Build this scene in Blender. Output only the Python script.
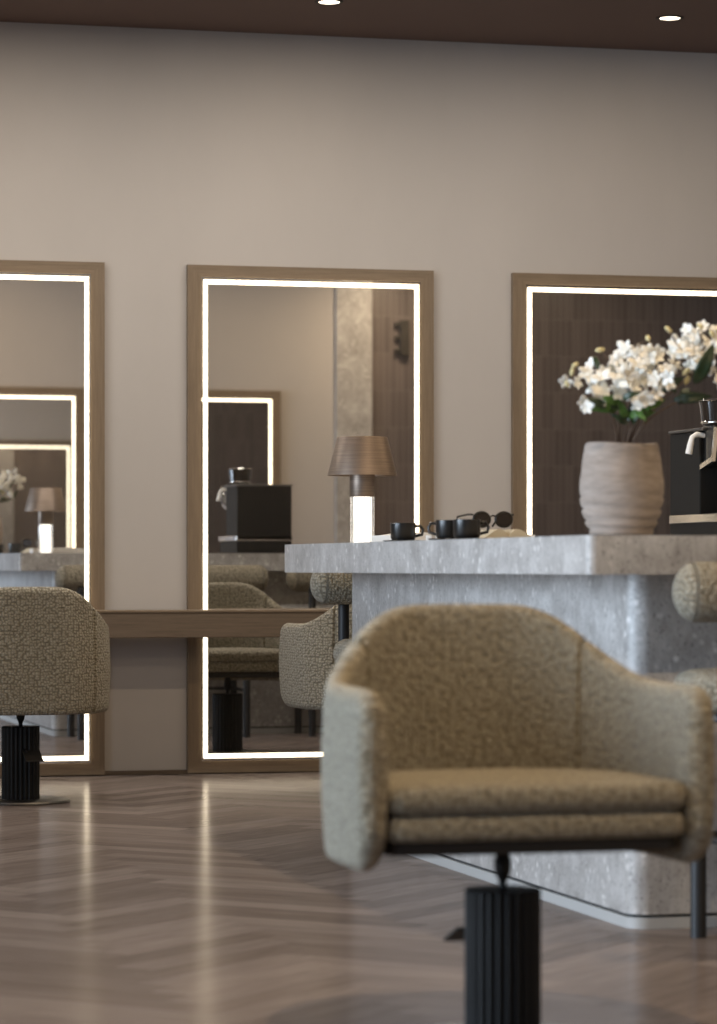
import bpy, bmesh, math, random
from mathutils import Vector, Matrix
R = math.radians
PI = math.pi
random.seed(7)
sc = bpy.context.scene
col = sc.collection
for o in list(bpy.data.objects):
    bpy.data.objects.remove(o)

# ------------------------------------------------------------------ camera
TH = 0.2548
cd = bpy.data.cameras.new('camera')
cam = bpy.data.objects.new('camera', cd)
col.objects.link(cam)
cam.location = (0, 0, 0.9)
cam.rotation_euler = (PI / 2, 0, -TH)
cd.sensor_fit = 'HORIZONTAL'
cd.sensor_width = 24
cd.lens = 3105.7 * 24 / 717
cd.shift_y = 55.7 / 717
cd.clip_start = 0.05
cd.clip_end = 200
cd.dof.use_dof = True
cd.dof.focus_distance = 11.0
cd.dof.aperture_fstop = 3.6
sc.camera = cam

# ------------------------------------------------------------------ colour management, world, lights
sc.view_settings.view_transform = 'Standard'
sc.view_settings.look = 'None'
sc.view_settings.exposure = 0.0
sc.view_settings.gamma = 1.0
sc.view_settings.use_curve_mapping = False
sc.cycles.use_denoising = True
sc.cycles.max_bounces = 12
sc.cycles.glossy_bounces = 10
sc.cycles.diffuse_bounces = 5
sc.cycles.transmission_bounces = 8
sc.cycles.sample_clamp_indirect = 6
sc.cycles.caustics_reflective = False
sc.cycles.caustics_refractive = False

w = bpy.data.worlds.new('sky')
sc.world = w
w.use_nodes = True
w.node_tree.nodes['Background'].inputs[0].default_value = (0.62, 0.75, 1.0, 1)
w.node_tree.nodes['Background'].inputs[1].default_value = 0.6

DAY = (0.70, 0.84, 1.0)
WARM = (1.0, 0.77, 0.51)


def area(name, loc, rot, sx, sy, power, color, spread=180, disk=False):
    l = bpy.data.lights.new(name, 'AREA')
    l.shape = 'DISK' if disk else 'RECTANGLE'
    l.size = sx
    if not disk:
        l.size_y = sy
    l.energy = power
    l.color = color
    l.spread = R(spread)
    o = bpy.data.objects.new(name, l)
    o.location = loc
    o.rotation_euler = rot
    col.objects.link(o)
    return o


# daylight at each of the tall windows in the left wall
WINS = [(1.8, 3.8), (4.5, 6.6), (7.0, 9.1)]
for a, b in WINS:
    area('window_daylight', (-3.35, (a + b) / 2, 1.65), (0, -PI / 2, 0), 2.7, b - a, 92 if a > 4 else 20, DAY, 95)
# daylight from the shop front behind the camera
area('shopfront_daylight', (0.6, -3.2, 1.7), (PI / 2, 0, 0), 4.5, 2.6, 5, (0.80, 0.88, 1.0))
LENS_UV = []
for v in (12.5, 9.6, 7.0, 4.7):
    for k in range(-2, 4):
        LENS_UV.append((3.13 + 1.50 * k, v))
HC = 3.249


def downlight_power(u, v):
    if v > 12: return 2.5
    if v < 6: return 54 if 1 < u < 2.5 else (26 if 6 < u < 6.5 else 5)  # unseen row; the strong warm one is added to brighten the near chair
    if 3 < u < 3.3: return 20
    return 14 if 6 < u < 6.5 else 5


# long slot light in the ceiling that washes the mirror wall
SLOT = (-1.2, 4.7, 11.8)
area('slot_light_beam', ((SLOT[0] + SLOT[1]) / 2, SLOT[2], HC - 0.012), (0, 0, 0), SLOT[1] - SLOT[0], 0.10, 84, (1.0, 0.935, 0.865))
for (u, v) in LENS_UV:
    area('downlight_beam', (u, v, HC - 0.008), (0, 0, 0), 0.085, 0, downlight_power(u, v), (1.0, 0.72, 0.42) if (v < 6 and 1 < u < 2.5) else WARM, 180, True)

# ------------------------------------------------------------------ helpers


def tag(o, label=None, cat=None, group=None, kind=None):
    if label: o['label'] = label
    if cat: o['category'] = cat
    if group: o['group'] = group
    if kind: o['kind'] = kind
    return o


def empty(name, loc, rz=0.0, label=None, cat=None, group=None):
    o = bpy.data.objects.new(name, None)
    o.location = loc
    o.rotation_euler = (0, 0, rz)
    o.empty_display_size = 0.1
    col.objects.link(o)
    return tag(o, label, cat, group)


def link_mesh(name, bm, m, parent=None, smooth=False, uv=True, swap=False):
    if uv and not bm.loops.layers.uv:
        l = bm.loops.layers.uv.new('UVMap')
        bm.normal_update()
        for f in bm.faces:
            n = f.normal
            a = max(range(3), key=lambda i: abs(n[i]))
            for lp in f.loops:
                c = lp.vert.co
                p = (c.y, c.z) if a == 0 else ((c.x, c.z) if a == 1 else (c.x, c.y))
                lp[l].uv = (p[1], p[0]) if swap else p
    me = bpy.data.meshes.new(name)
    bm.to_mesh(me)
    bm.free()
    if smooth:
        for p in me.polygons:
            p.use_smooth = True
        if smooth != 'all':
            try:
                me.set_sharp_from_angle(angle=R(40))
            except Exception:
                pass
    me.materials.append(m)
    o = bpy.data.objects.new(name, me)
    col.objects.link(o)
    if parent: o.parent = parent
    return o


def box(bm, x0, x1, y0, y1, z0, z1, bev=0.0, seg=2):
    r = bmesh.ops.create_cube(bm, size=1)
    vs = r['verts']
    for v in vs:
        v.co = Vector(((x0 + x1) / 2 + v.co.x * (x1 - x0), (y0 + y1) / 2 + v.co.y * (y1 - y0), (z0 + z1) / 2 + v.co.z * (z1 - z0)))
    if bev > 0:
        es = list({e for v in vs for e in v.link_edges})
        bmesh.ops.bevel(bm, geom=es, offset=bev, segments=seg, profile=0.5, affect='EDGES')
    return bm


def BM():
    return bmesh.new()


def lathe(bm, prof, n=48, c=(0, 0, 0), flute=0, fd=0.0, closed=True):
    """prof: list of (r, z), bottom to top"""
    rings = []
    for (r, z) in prof:
        ring = []
        for i in range(n):
            a = 2 * PI * i / n
            rr = r
            if flute and r > 0.01:
                rr = r - fd * (0.5 + 0.5 * math.cos(flute * a)) ** 2
            ring.append(bm.verts.new((c[0] + rr * math.cos(a), c[1] + rr * math.sin(a), c[2] + z)))
        rings.append(ring)
    for a, b in zip(rings, rings[1:]):
        for i in range(n):
            j = (i + 1) % n
            bm.faces.new((a[i], a[j], b[j], b[i]))
    if closed:
        bm.faces.new(rings[0][::-1])
        bm.faces.new(rings[-1])
    return bm


def tube(bm, pts, rad, n=12, cap=True):
    pts = [Vector(p) for p in pts]
    rads = rad if isinstance(rad, (list, tuple)) else [rad] * len(pts)
    rings = []
    up = None
    for i, p in enumerate(pts):
        if i == 0: t = pts[1] - pts[0]
        elif i == len(pts) - 1: t = pts[-1] - pts[-2]
        else: t = (pts[i + 1] - pts[i - 1])
        t.normalize()
        if up is None:
            up = Vector((0, 0, 1)) if abs(t.z) < 0.9 else Vector((1, 0, 0))
        a = t.cross(up).normalized()
        b = a.cross(t).normalized()
        up = b
        rings.append([bm.verts.new(p + (a * math.cos(2 * PI * k / n) + b * math.sin(2 * PI * k / n)) * rads[i]) for k in range(n)])
    for r0, r1 in zip(rings, rings[1:]):
        for k in range(n):
            j = (k + 1) % n
            bm.faces.new((r0[k], r0[j], r1[j], r1[k]))
    if cap:
        bm.faces.new(rings[0][::-1])
        bm.faces.new(rings[-1])
    bmesh.ops.recalc_face_normals(bm, faces=bm.faces)
    return bm


def copy_tree(o, parent=None):
    c = o.copy()
    col.objects.link(c)
    if parent is not None:
        c.parent = parent
    for ch in list(o.children):
        copy_tree(ch, c)
    return c


# ------------------------------------------------------------------ materials


class NT:
    def __init__(s, name):
        s.m = bpy.data.materials.new(name)
        s.m.use_nodes = True
        s.t = s.m.node_tree
        s.b = s.t.nodes['Principled BSDF']

    def n(s, typ, ins=None, **kw):
        nd = s.t.nodes.new(typ)
        for k, v in kw.items():
            setattr(nd, k, v)
        for k, v in (ins or {}).items():
            s.set(nd, k, v)
        return nd

    def set(s, nd, k, v):
        if hasattr(v, 'is_output') or isinstance(v, bpy.types.NodeSocket):
            s.t.links.new(v, nd.inputs[k])
        else:
            nd.inputs[k].default_value = v

    def P(s, **kw):
        for k, v in kw.items():
            s.set(s.b, k.replace('_', ' '), v)

    def uv(s, scale=(1, 1, 1), coord='UV'):
        tc = s.n('ShaderNodeTexCoord')
        mp = s.n('ShaderNodeMapping', {'Scale': scale})
        s.t.links.new(tc.outputs[coord], mp.inputs['Vector'])
        return mp.outputs[0]

    def noise(s, vec, scale, detail=3, rough=0.5):
        return s.n('ShaderNodeTexNoise', {'Vector': vec, 'Scale': scale, 'Detail': detail, 'Roughness': rough}).outputs['Fac']

    def ramp(s, fac, stops, interp='LINEAR'):
        nd = s.n('ShaderNodeValToRGB', {'Fac': fac})
        nd.color_ramp.interpolation = interp
        e = nd.color_ramp.elements
        while len(e) < len(stops):
            e.new(0.5)
        for i, (p, c) in enumerate(stops):
            e[i].position = p
            e[i].color = (*c, 1) if len(c) == 3 else c
        return nd.outputs['Color']

    def mix(s, fac, a, b, mode='MIX'):
        nd = s.n('ShaderNodeMix', data_type='RGBA', blend_type=mode)
        s.set(nd, 0, fac)
        s.set(nd, 6, a if not isinstance(a, tuple) else (*a[:3], 1))
        s.set(nd, 7, b if not isinstance(b, tuple) else (*b[:3], 1))
        return nd.outputs[2]

    def math(s, op, a, b=0.5, c=None):
        nd = s.n('ShaderNodeMath', operation=op)
        s.set(nd, 0, a)
        s.set(nd, 1, b)
        if c is not None: s.set(nd, 2, c)
        return nd.outputs[0]

    def bump(s, h, strength=0.3, dist=0.01):
        nd = s.n('ShaderNodeBump', {'Height': h, 'Strength': strength, 'Distance': dist})
        s.t.links.new(nd.outputs[0], s.b.inputs['Normal'])


def plain(name, c, rough=0.5, metal=0.0, coat=0.0, spec=None):
    t = NT(name)
    t.P(Base_Color=(*c, 1), Roughness=rough, Metallic=metal, Coat_Weight=coat)
    n = t.noise(t.uv((1, 1, 1), 'Object'), 60, 2)
    t.bump(n, 0.02, 0.001)
    if spec is not None: t.b.inputs['Specular IOR Level'].default_value = spec
    return t.m


def emis(name, c, s):
    t = NT(name)
    t.P(Base_Color=(*c, 1), Emission_Color=(*c, 1), Emission_Strength=s, Roughness=0.8)
    t.b.inputs['Specular IOR Level'].default_value = 0.0
    return t.m


def m_boucle():
    t = NT('boucle_fabric')
    uv = t.uv()
    nz = t.n('ShaderNodeTexNoise', {'Vector': uv, 'Scale': 45.0, 'Detail': 2.0})
    sub = t.n('ShaderNodeVectorMath', {0: nz.outputs['Color'], 1: (0.5, 0.5, 0.5)}, operation='SUBTRACT')
    scl = t.n('ShaderNodeVectorMath', {0: sub.outputs[0], 'Scale': 0.012}, operation='SCALE')
    add = t.n('ShaderNodeVectorMath', {0: uv, 1: scl.outputs[0]}, operation='ADD')
    vo = t.n('ShaderNodeTexVoronoi', {'Vector': add.outputs[0], 'Scale': 92.0, 'Randomness': 0.6}, voronoi_dimensions='2D', distance='CHEBYCHEV')
    big = t.n('ShaderNodeTexVoronoi', {'Vector': add.outputs[0], 'Scale': 38.0, 'Randomness': 0.5}, voronoi_dimensions='2D', distance='CHEBYCHEV')
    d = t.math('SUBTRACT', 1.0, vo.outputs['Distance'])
    d2 = t.math('SUBTRACT', 1.0, big.outputs['Distance'])
    fine = t.noise(uv, 400, 3, 0.6)
    h = t.math('ADD', t.math('ADD', d, t.math('MULTIPLY', d2, 0.35)), t.math('MULTIPLY', fine, 0.5))
    sep = t.n('ShaderNodeSeparateColor', {0: vo.outputs['Color']})
    var = t.ramp(sep.outputs[0], [(0, (0.385, 0.345, 0.26)), (0.5, (0.43, 0.385, 0.29)), (1, (0.485, 0.44, 0.34))])
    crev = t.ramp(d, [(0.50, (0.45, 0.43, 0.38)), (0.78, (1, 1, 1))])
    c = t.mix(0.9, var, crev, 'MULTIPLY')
    t.P(Base_Color=c, Roughness=0.95, Sheen_Weight=0.25, Sheen_Roughness=0.5)
    t.b.inputs['Specular IOR Level'].default_value = 0.1
    t.bump(h, 1.0, 0.012)
    return t.m


def m_wood(name, c1, c2, rough=0.45, coord='UV', scale=(1.5, 45, 45)):
    """grain runs along the first coordinate"""
    t = NT(name)
    uv = t.uv(scale, coord)
    n1 = t.noise(uv, 3.0, 6, 0.65)
    n2 = t.noise(uv, 14.0, 3, 0.6)
    f = t.math('ADD', t.math('MULTIPLY', n1, 0.7), t.math('MULTIPLY', n2, 0.3))
    c = t.ramp(f, [(0.3, c1), (0.7, c2)])
    t.P(Base_Color=c, Roughness=rough)
    t.bump(f, 0.25, 0.002)
    return t.m


def m_stone():
    t = NT('travertine_stone')
    ob = t.uv((1, 1, 1), 'Object')
    st = t.uv((3.0, 3.0, 1.0), 'Object')
    n1 = t.noise(ob, 9.0, 6, 0.65)
    n2 = t.noise(st, 22.0, 4, 0.6)
    vo = t.n('ShaderNodeTexVoronoi', {'Vector': ob, 'Scale': 34.0, 'Randomness': 1.0}, feature='F1')
    fl = t.ramp(vo.outputs['Distance'], [(0.16, (1, 1, 1)), (0.40, (0, 0, 0))])
    nm = t.ramp(t.noise(ob, 14.0, 3, 0.7), [(0.48, (0, 0, 0)), (0.62, (1, 1, 1))])
    flm = t.mix(1.0, fl, nm, 'MULTIPLY')
    base = t.ramp(n1, [(0.32, (0.26, 0.245, 0.23)), (0.52, (0.40, 0.385, 0.37)), (0.70, (0.56, 0.545, 0.525))])
    base = t.mix(0.28, base, t.ramp(n2, [(0.35, (0.27, 0.26, 0.25)), (0.65, (0.55, 0.54, 0.53))]))
    c = t.mix(flm, base, (0.66, 0.645, 0.62))
    speck = t.ramp(t.noise(ob, 110.0, 2, 0.5), [(0.30, (0.6, 0.6, 0.6)), (0.42, (1, 1, 1))])
    c = t.mix(1.0, c, speck, 'MULTIPLY')
    t.P(Base_Color=c, Roughness=0.42)
    t.bump(t.math('ADD', n2, n1), 0.12, 0.003)
    return t.m


def m_plaster(name, c, amt=0.05):
    t = NT(name)
    ob = t.uv((1, 1, 0.45), 'Object')
    n1 = t.noise(ob, 1.3, 5, 0.6)
    n2 = t.noise(t.uv((1, 1, 1), 'Object'), 55.0, 3, 0.6)
    lo = tuple(x * (1 - amt) for x in c)
    hi = tuple(min(1, x * (1 + amt)) for x in c)
    t.P(Base_Color=t.ramp(n1, [(0.3, lo), (0.7, hi)]), Roughness=0.85)
    t.bump(n2, 0.06, 0.002)
    return t.m


def m_tile():
    t = NT('slim_glazed_tile')
    uv = t.uv()
    br = t.n('ShaderNodeTexBrick', {'Vector': uv, 'Scale': 1.0, 'Color1': (0.098, 0.080, 0.077, 1), 'Color2': (0.140, 0.115, 0.110, 1),
                                    'Mortar': (0.20, 0.175, 0.165, 1), 'Mortar Size': 0.0022, 'Mortar Smooth': 0.1, 'Bias': 0.0,
                                    'Brick Width': 0.05, 'Row Height': 0.28}, offset=0.0, squash=1.0)
    t.P(Base_Color=br.outputs['Color'], Roughness=0.38)
    hh = t.math('ADD', t.math('MULTIPLY', br.outputs['Fac'], -1.0), t.math('MULTIPLY', t.noise(uv, 30, 2), 0.25))
    t.bump(hh, 0.5, 0.002)
    return t.m


def m_floor():
    t = NT('herringbone_oak')
    at = t.n('ShaderNodeAttribute', attribute_name='plank')
    sep = t.n('ShaderNodeSeparateColor', {0: at.outputs['Color']})
    uv = t.uv()
    off = t.n('ShaderNodeVectorMath', {0: at.outputs['Color'], 'Scale': 37.0}, operation='SCALE')
    add = t.n('ShaderNodeVectorMath', {0: uv, 1: off.outputs[0]}, operation='ADD')
    mp = t.n('ShaderNodeMapping', {'Vector': add.outputs[0], 'Scale': (2.2, 30, 30)})
    g = t.noise(mp.outputs[0], 2.2, 6, 0.6)
    tone = t.ramp(sep.outputs[0], [(0, (0.145, 0.118, 0.106)), (0.5, (0.185, 0.153, 0.139)), (1, (0.235, 0.197, 0.181))])
    gr = t.ramp(g, [(0.3, (0.72, 0.70, 0.68)), (0.7, (1.12, 1.12, 1.12))])
    t.P(Base_Color=t.mix(1.0, tone, gr, 'MULTIPLY'))
    ro = t.math('ADD', t.math('MULTIPLY', g, 0.10), 0.14)
    t.P(Roughness=ro)
    t.b.inputs['Specular IOR Level'].default_value = 0.2
    t.bump(g, 0.03, 0.001)
    df = t.n('ShaderNodeBsdfDiffuse', {'Color': t.mix(1.0, tone, gr, 'MULTIPLY')})
    mx = t.n('ShaderNodeMixShader', {0: 0.5})
    t.t.links.new(t.b.outputs[0], mx.inputs[1])
    t.t.links.new(df.outputs[0], mx.inputs[2])
    t.t.links.new(mx.outputs[0], t.t.nodes['Material Output'].inputs['Surface'])
    return t.m


def m_mirror():
    t = NT('mirror_silver')
    nt = t.t
    g1 = t.n('ShaderNodeBsdfGlossy', {'Color': (0.80, 0.80, 0.80, 1), 'Roughness': 0.0})
    g2 = t.n('ShaderNodeBsdfGlossy', {'Color': (0.80, 0.74, 0.66, 1), 'Roughness': 0.2})
    mx = t.n('ShaderNodeMixShader', {0: 0.05})
    nt.links.new(g1.outputs[0], mx.inputs[1])
    nt.links.new(g2.outputs[0], mx.inputs[2])
    nt.links.new(mx.outputs[0], nt.nodes['Material Output'].inputs['Surface'])
    nt.nodes.remove(t.b)
    return t.m


def m_brushed():
    t = NT('brushed_bronze')
    uv = t.uv((1, 1, 40), 'Object')
    n = t.noise(uv, 8.0, 3, 0.6)
    t.P(Base_Color=t.ramp(n, [(0.3, (0.20, 0.155, 0.125)), (0.7, (0.29, 0.23, 0.185))]), Metallic=0.8, Roughness=0.45)
    t.bump(n, 0.05, 0.001)
    return t.m


def m_clay():
    t = NT('hand_thrown_clay')
    ob = t.uv((1, 1, 4), 'Object')
    n = t.noise(ob, 14.0, 4, 0.6)
    t.P(Base_Color=t.ramp(n, [(0.3, (0.24, 0.20, 0.17)), (0.7, (0.36, 0.305, 0.265))]), Roughness=0.8)
    t.bump(n, 0.3, 0.004)
    return t.m


def m_petal():
    t = NT('white_petal')
    n = t.noise(t.uv((1, 1, 1), 'Object'), 50.0, 2)
    t.P(Base_Color=t.ramp(n, [(0.3, (0.80, 0.79, 0.71)), (0.7, (0.90, 0.90, 0.87))]), Roughness=0.6, Subsurface_Weight=0.0)
    return t.m


def m_leaf():
    t = NT('dark_leaf')
    n = t.noise(t.uv((1, 1, 1), 'Object'), 20.0, 2)
    t.P(Base_Color=t.ramp(n, [(0.3, (0.008, 0.020, 0.007)), (0.7, (0.016, 0.040, 0.012))]), Roughness=0.4)
    return t.m


M = dict(
    boucle=m_boucle(), stone=m_stone(), tile=m_tile(), floor=m_floor(), mirror=m_mirror(),
    wall=m_plaster('warm_plaster', (0.47, 0.442, 0.418)), ceil=m_plaster('brown_ceiling_paint', (0.135, 0.088, 0.075), 0.03),
    oak=m_wood('smoked_oak', (0.13, 0.095, 0.062), (0.235, 0.175, 0.118), 0.42),
    shelf=m_wood('shelf_walnut', (0.085, 0.062, 0.044), (0.175, 0.130, 0.092), 0.45),
    lens=emis('downlight_lens', (1.0, 0.86, 0.66), 6.0),
    led=emis('led_diffuser', (1.0, 0.85, 0.62), 4.4), tube=emis('lamp_tube_glow', (1.0, 0.93, 0.82), 2.2),
    rimglow=emis('lamp_bulb_glow', (1.0, 0.75, 0.45), 4.0),
    black=plain('black_powder_coat', (0.007, 0.007, 0.007), 0.5, spec=0.3), blackdk=plain('black_plate', (0.018, 0.015, 0.012), 0.6),
    leg=plain('graphite_metal', (0.014, 0.015, 0.017), 0.5), gloss=plain('black_glaze', (0.008, 0.008, 0.008), 0.3, 0, 0.1),
    chrome=plain('polished_chrome', (0.75, 0.73, 0.70), 0.12, 1.0), steel=plain('satin_steel', (0.16, 0.155, 0.15), 0.38, 1.0),
    mblack=plain('machine_black', (0.006, 0.006, 0.006), 0.6, spec=0.2), white=plain('white_gauge', (0.8, 0.8, 0.78), 0.4),
    paper=plain('coated_paper', (0.78, 0.76, 0.72), 0.6), cream=plain('cream_paper', (0.55, 0.50, 0.38), 0.7),
    green=plain('printed_green', (0.10, 0.20, 0.05), 0.6), bronze=m_brushed(), clay=m_clay(), petal=m_petal(), leaf=m_leaf(),
    lightleaf=plain('fresh_green_leaf', (0.06, 0.14, 0.02), 0.5), stem=plain('brown_stem', (0.10, 0.06, 0.035), 0.7),
    subfloor=plain('dark_joint', (0.05, 0.035, 0.03), 0.8), plinth=plain('grey_plinth', (0.42, 0.42, 0.41), 0.5),
    gap=plain('shadow_joint', (0.03, 0.03, 0.03), 0.8), alu=plain('window_frame_paint', (0.05, 0.05, 0.05), 0.5),
    smoke=plain('smoked_bean_hopper', (0.02, 0.015, 0.012), 0.1, 0, 0.5), brownglass=plain('brown_coffee', (0.09, 0.05, 0.03), 0.15, 0, 0.5),
    bud=plain('cream_bud', (0.62, 0.55, 0.30), 0.6), conc=plain('pavement', (0.35, 0.35, 0.36), 0.9),
)
gt = NT('window_glass_mat')
gt.P(Base_Color=(1, 1, 1, 1), Roughness=0.0, Transmission_Weight=1.0, IOR=1.0, Alpha=0.15)
M['glass'] = gt.m
gt = NT('ribbed_lamp_glass')
gt.P(Base_Color=(1, 1, 1, 1), Roughness=0.12, Transmission_Weight=1.0, IOR=1.3)
M['tglass'] = gt.m

# ------------------------------------------------------------------ setting
UL, UR, VB, VF, VO = -3.2, 9.4, 13.32, -3.0, 3.93   # left wall, right wall, back wall, front wall, partition


def struct(name, bm, m, parent=None, **k):
    o = link_mesh(name, bm, m, parent, **k)
    if parent is None: o['kind'] = 'structure'
    return o


# floor: herringbone planks, one mesh with a random value per plank
def make_floor():
    bm = BM()
    uvl = bm.loops.layers.uv.new('UVMap')
    cl = bm.loops.layers.float_color.new('plank')
    L, W = 0.60, 0.10
    g = 0.0006
    rot = Matrix.Rotation(R(45), 2)

    def plank(x, y, horiz):
        dx, dy = (L, W) if horiz else (W, L)
        cs = [(x + g, y + g), (x + dx - g, y + g), (x + dx - g, y + dy - g), (x + g, y + dy - g)]
        c = rot @ Vector((x + dx / 2, y + dy / 2)) + Vector((3, 5))
        if not (UL - .1 < c.x < UR + .1 and VF - .1 < c.y < VB + .1): return
        vs = []
        for (a, b) in cs:
            q = rot @ Vector((a, b)) + Vector((3, 5))
            vs.append(bm.verts.new((min(max(q.x, UL), UR), min(max(q.y, VF), VB), 0)))
        try:
            f = bm.faces.new(vs)
        except ValueError:
            return
        rc = (random.random(), random.random(), random.random(), 1)
        for lp, (a, b) in zip(f.loops, cs):
            p = (a - x, b - y)
            lp[uvl].uv = p if horiz else (p[1], p[0])
            lp[cl] = rc
    n = int(L / W)
    # herringbone: along the diagonal, horizontal plank at (k*W, k*W), vertical plank at its end; repeat with period 2L
    K = 190
    for j in range(-22, 23):
        for k in range(-K, K):
            ox, oy = j * 2 * L + k * W - 0, k * W
            # shift rows so rows tile: horizontal occupies [ox, ox+L]x[oy, oy+W], vertical [ox+L, ox+L+W]x[oy-L+W, oy+W]
            plank(ox, oy, True)
            plank(ox + L, oy - L + W, False)
    return bm


fl = link_mesh('floor', make_floor(), M['floor'])
fl['kind'] = 'structure'
b = BM(); box(b, UL - .1, UR + .1, VF - .1, VB + .1, -0.12, -0.0012)
struct('floor_base', b, M['subfloor'])
b = BM(); box(b, UL - .1, UR + .1, VF - .1, VB + .1, HC, HC + 0.15)
struct('ceiling', b, M['ceil'])
b = BM(); box(b, UL - .1, 5.62, VB, VB + 0.15, 0, HC)
struct('wall_back', b, M['wall'])
b = BM(); box(b, 5.62, UR + .1, VB, VB + 0.15, 0, HC)
struct('wall_back_tiled', b, M['tile'])
b = BM(); box(b, UR, UR + .15, VF, VB, 0, HC)
struct('wall_right', b, M['wall'])
b = BM(); box(b, 2.35, 5.72, VO - .12, VO, 0, HC)
struct('wall_partition', b, M['wall'])
b = BM(); box(b, 5.72, 6.0, VO - .14, VO + 0.03, 0, HC, 0.004)
struct('trim_1', b, M['stone'])
b = BM(); box(b, 6.0, UR, VO - .12, VO, 0, HC)
struct('wall_partition_tiled', b, M['tile'])
# left wall with three tall windows
b = BM()
segs = [(VF, WINS[0][0])] + [(WINS[i][1], WINS[i + 1][0]) for i in range(2)] + [(WINS[2][1], VB)]
for a, c in segs: box(b, UL - .15, UL, a, c, 0, HC)
for a, c in WINS: box(b, UL - .15, UL, a, c, 3.0, HC)
for a, c in WINS: box(b, UL - .15, UL, a, c, 0, 0.2)
struct('wall_left', b, M['wall'])
for i, (a, c) in enumerate(WINS):
    b = BM()
    for y0, y1, z0, z1 in ((a, a + .05, .2, 3), (c - .05, c, .2, 3), (a, c, .2, .25), (a, c, 2.95, 3), ((a + c) / 2 - .025, (a + c) / 2 + .025, .2, 3)):
        box(b, UL - .10, UL - .04, y0, y1, z0, z1)
    wf = struct('window_%d' % (i + 1), b, M['alu'])
# front wall with shop window behind the camera
b = BM()
box(b, UL - .1, -1.7, VF - .15, VF, 0, HC); box(b, 2.9, UR, VF - .15, VF, 0, HC)
box(b, -1.7, 2.9, VF - .15, VF, 3.05, HC); box(b, -1.7, 2.9, VF - .15, VF, 0, .35)
struct('wall_front', b, M['wall'])
# baseboard along the back wall
b = BM(); box(b, UL, 5.62, VB - .012, VB, 0, 0.018)
struct('baseboard_back', b, M['shelf'])

# ------------------------------------------------------------------ mirrors
MW, MG, MH = 1.115, 0.367, 2.222


def make_mirror(name, u0, v0, face, label, group='tall framed light-up mirrors'):
    """face=-1: glass looks towards -v"""
    e = empty(name, (u0 + MW / 2, v0, 0), 0 if face < 0 else PI, label, 'mirror', group)
    h = MW / 2
    fw, fz, fd = 0.061, 0.052, 0.031
    bm = BM()
    uvl = bm.loops.layers.uv.new('UVMap')

    def rail(outer, inner, vert):
        # quad outline outer->inner (4 points x,z), extruded from y=0 to y=-fd
        pts = outer + inner
        f = [bm.verts.new((x, -fd, z)) for x, z in pts]
        r = [bm.verts.new((x, 0, z)) for x, z in pts]
        fs = [bm.faces.new(f), bm.faces.new(r[::-1])]
        for i in range(4):
            j = (i + 1) % 4
            fs.append(bm.faces.new((f[j], f[i], r[i], r[j])))
        for fc in fs:
            for lp in fc.loops:
                c = lp.vert.co
                lp[uvl].uv = (c.z, c.x + c.y) if vert else (c.x + 5, c.z + c.y)
    T, B_ = MH, 0.004
    rail([(-h, B_), (-h, T)], [(-h + fw, T - fz), (-h + fw, B_ + fz)], True)
    rail([(h, T), (h, B_)], [(h - fw, B_ + fz), (h - fw, T - fz)], True)
    rail([(-h, T), (h, T)], [(h - fw, T - fz), (-h + fw, T - fz)], False)
    rail([(h, B_), (-h, B_)], [(-h + fw, B_ + fz), (h - fw, B_ + fz)], False)
    bmesh.ops.recalc_face_normals(bm, faces=bm.faces)
    link_mesh('frame', bm, M['oak'], e)
    bm = BM(); box(bm, -h + fw, h - fw, -0.027, -0.020, B_ + fz, T - fz)
    link_mesh('mirror_glass', bm, M['mirror'], e)
    lo, lz = fw + 0.010, fz + 0.012
    lw, ld = 0.0145, 0.012
    bm = BM()
    box(bm, -h + lo, -h + lo + lw, -0.027 - ld, -0.0271, B_ + lz, T - lz)
    box(bm, h - lo - lw, h - lo, -0.027 - ld, -0.0271, B_ + lz, T - lz)
    box(bm, -h + lo + lw, h - lo - lw, -0.027 - ld, -0.0271, T - lz - 0.018, T - lz)
    box(bm, -h + lo + lw, h - lo - lw, -0.027 - ld, -0.0271, B_ + lz, B_ + lz + 0.018)
    link_mesh('led_strip', bm, M['led'], e)
    return e


VM = VB
make_mirror('wall_mirror', 1.211, VM, -1, 'tall oak-framed lit mirror behind the swivel chair at the left edge')
make_mirror('wall_mirror', 2.693, VM, -1, 'tall oak-framed lit mirror behind the bronze table lamp')
make_mirror('wall_mirror', 4.177, VM, -1, 'tall oak-framed lit mirror behind the flower vase and coffee machine')
make_mirror('wall_mirror', 2.693, VO, 1, 'oak-framed lit mirror on the far partition, seen reflected inside the left mirror', 'mirrors on the facing partition')
make_mirror('wall_mirror', 4.177, VO, 1, 'oak-framed lit mirror on the far partition, seen reflected inside the middle mirror', 'mirrors on the facing partition')

# console shelf running along the wall in front of the mirrors
e = empty('console_shelf', (2.0, 13.15, 0.601), 0, 'long horizontal walnut shelf beam crossing in front of the wall mirrors', 'shelf')
bm = BM(); box(bm, -3.2, 3.5, -0.13, 0.128, 0, 0.108, 0.003)
link_mesh('shelf_board', bm, M['shelf'], e)
bm = BM(); box(bm, -3.2, 3.5, -0.134, 0.128, 0.1082, 0.117, 0.001)
link_mesh('shelf_top', bm, M['oak'], e)

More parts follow.
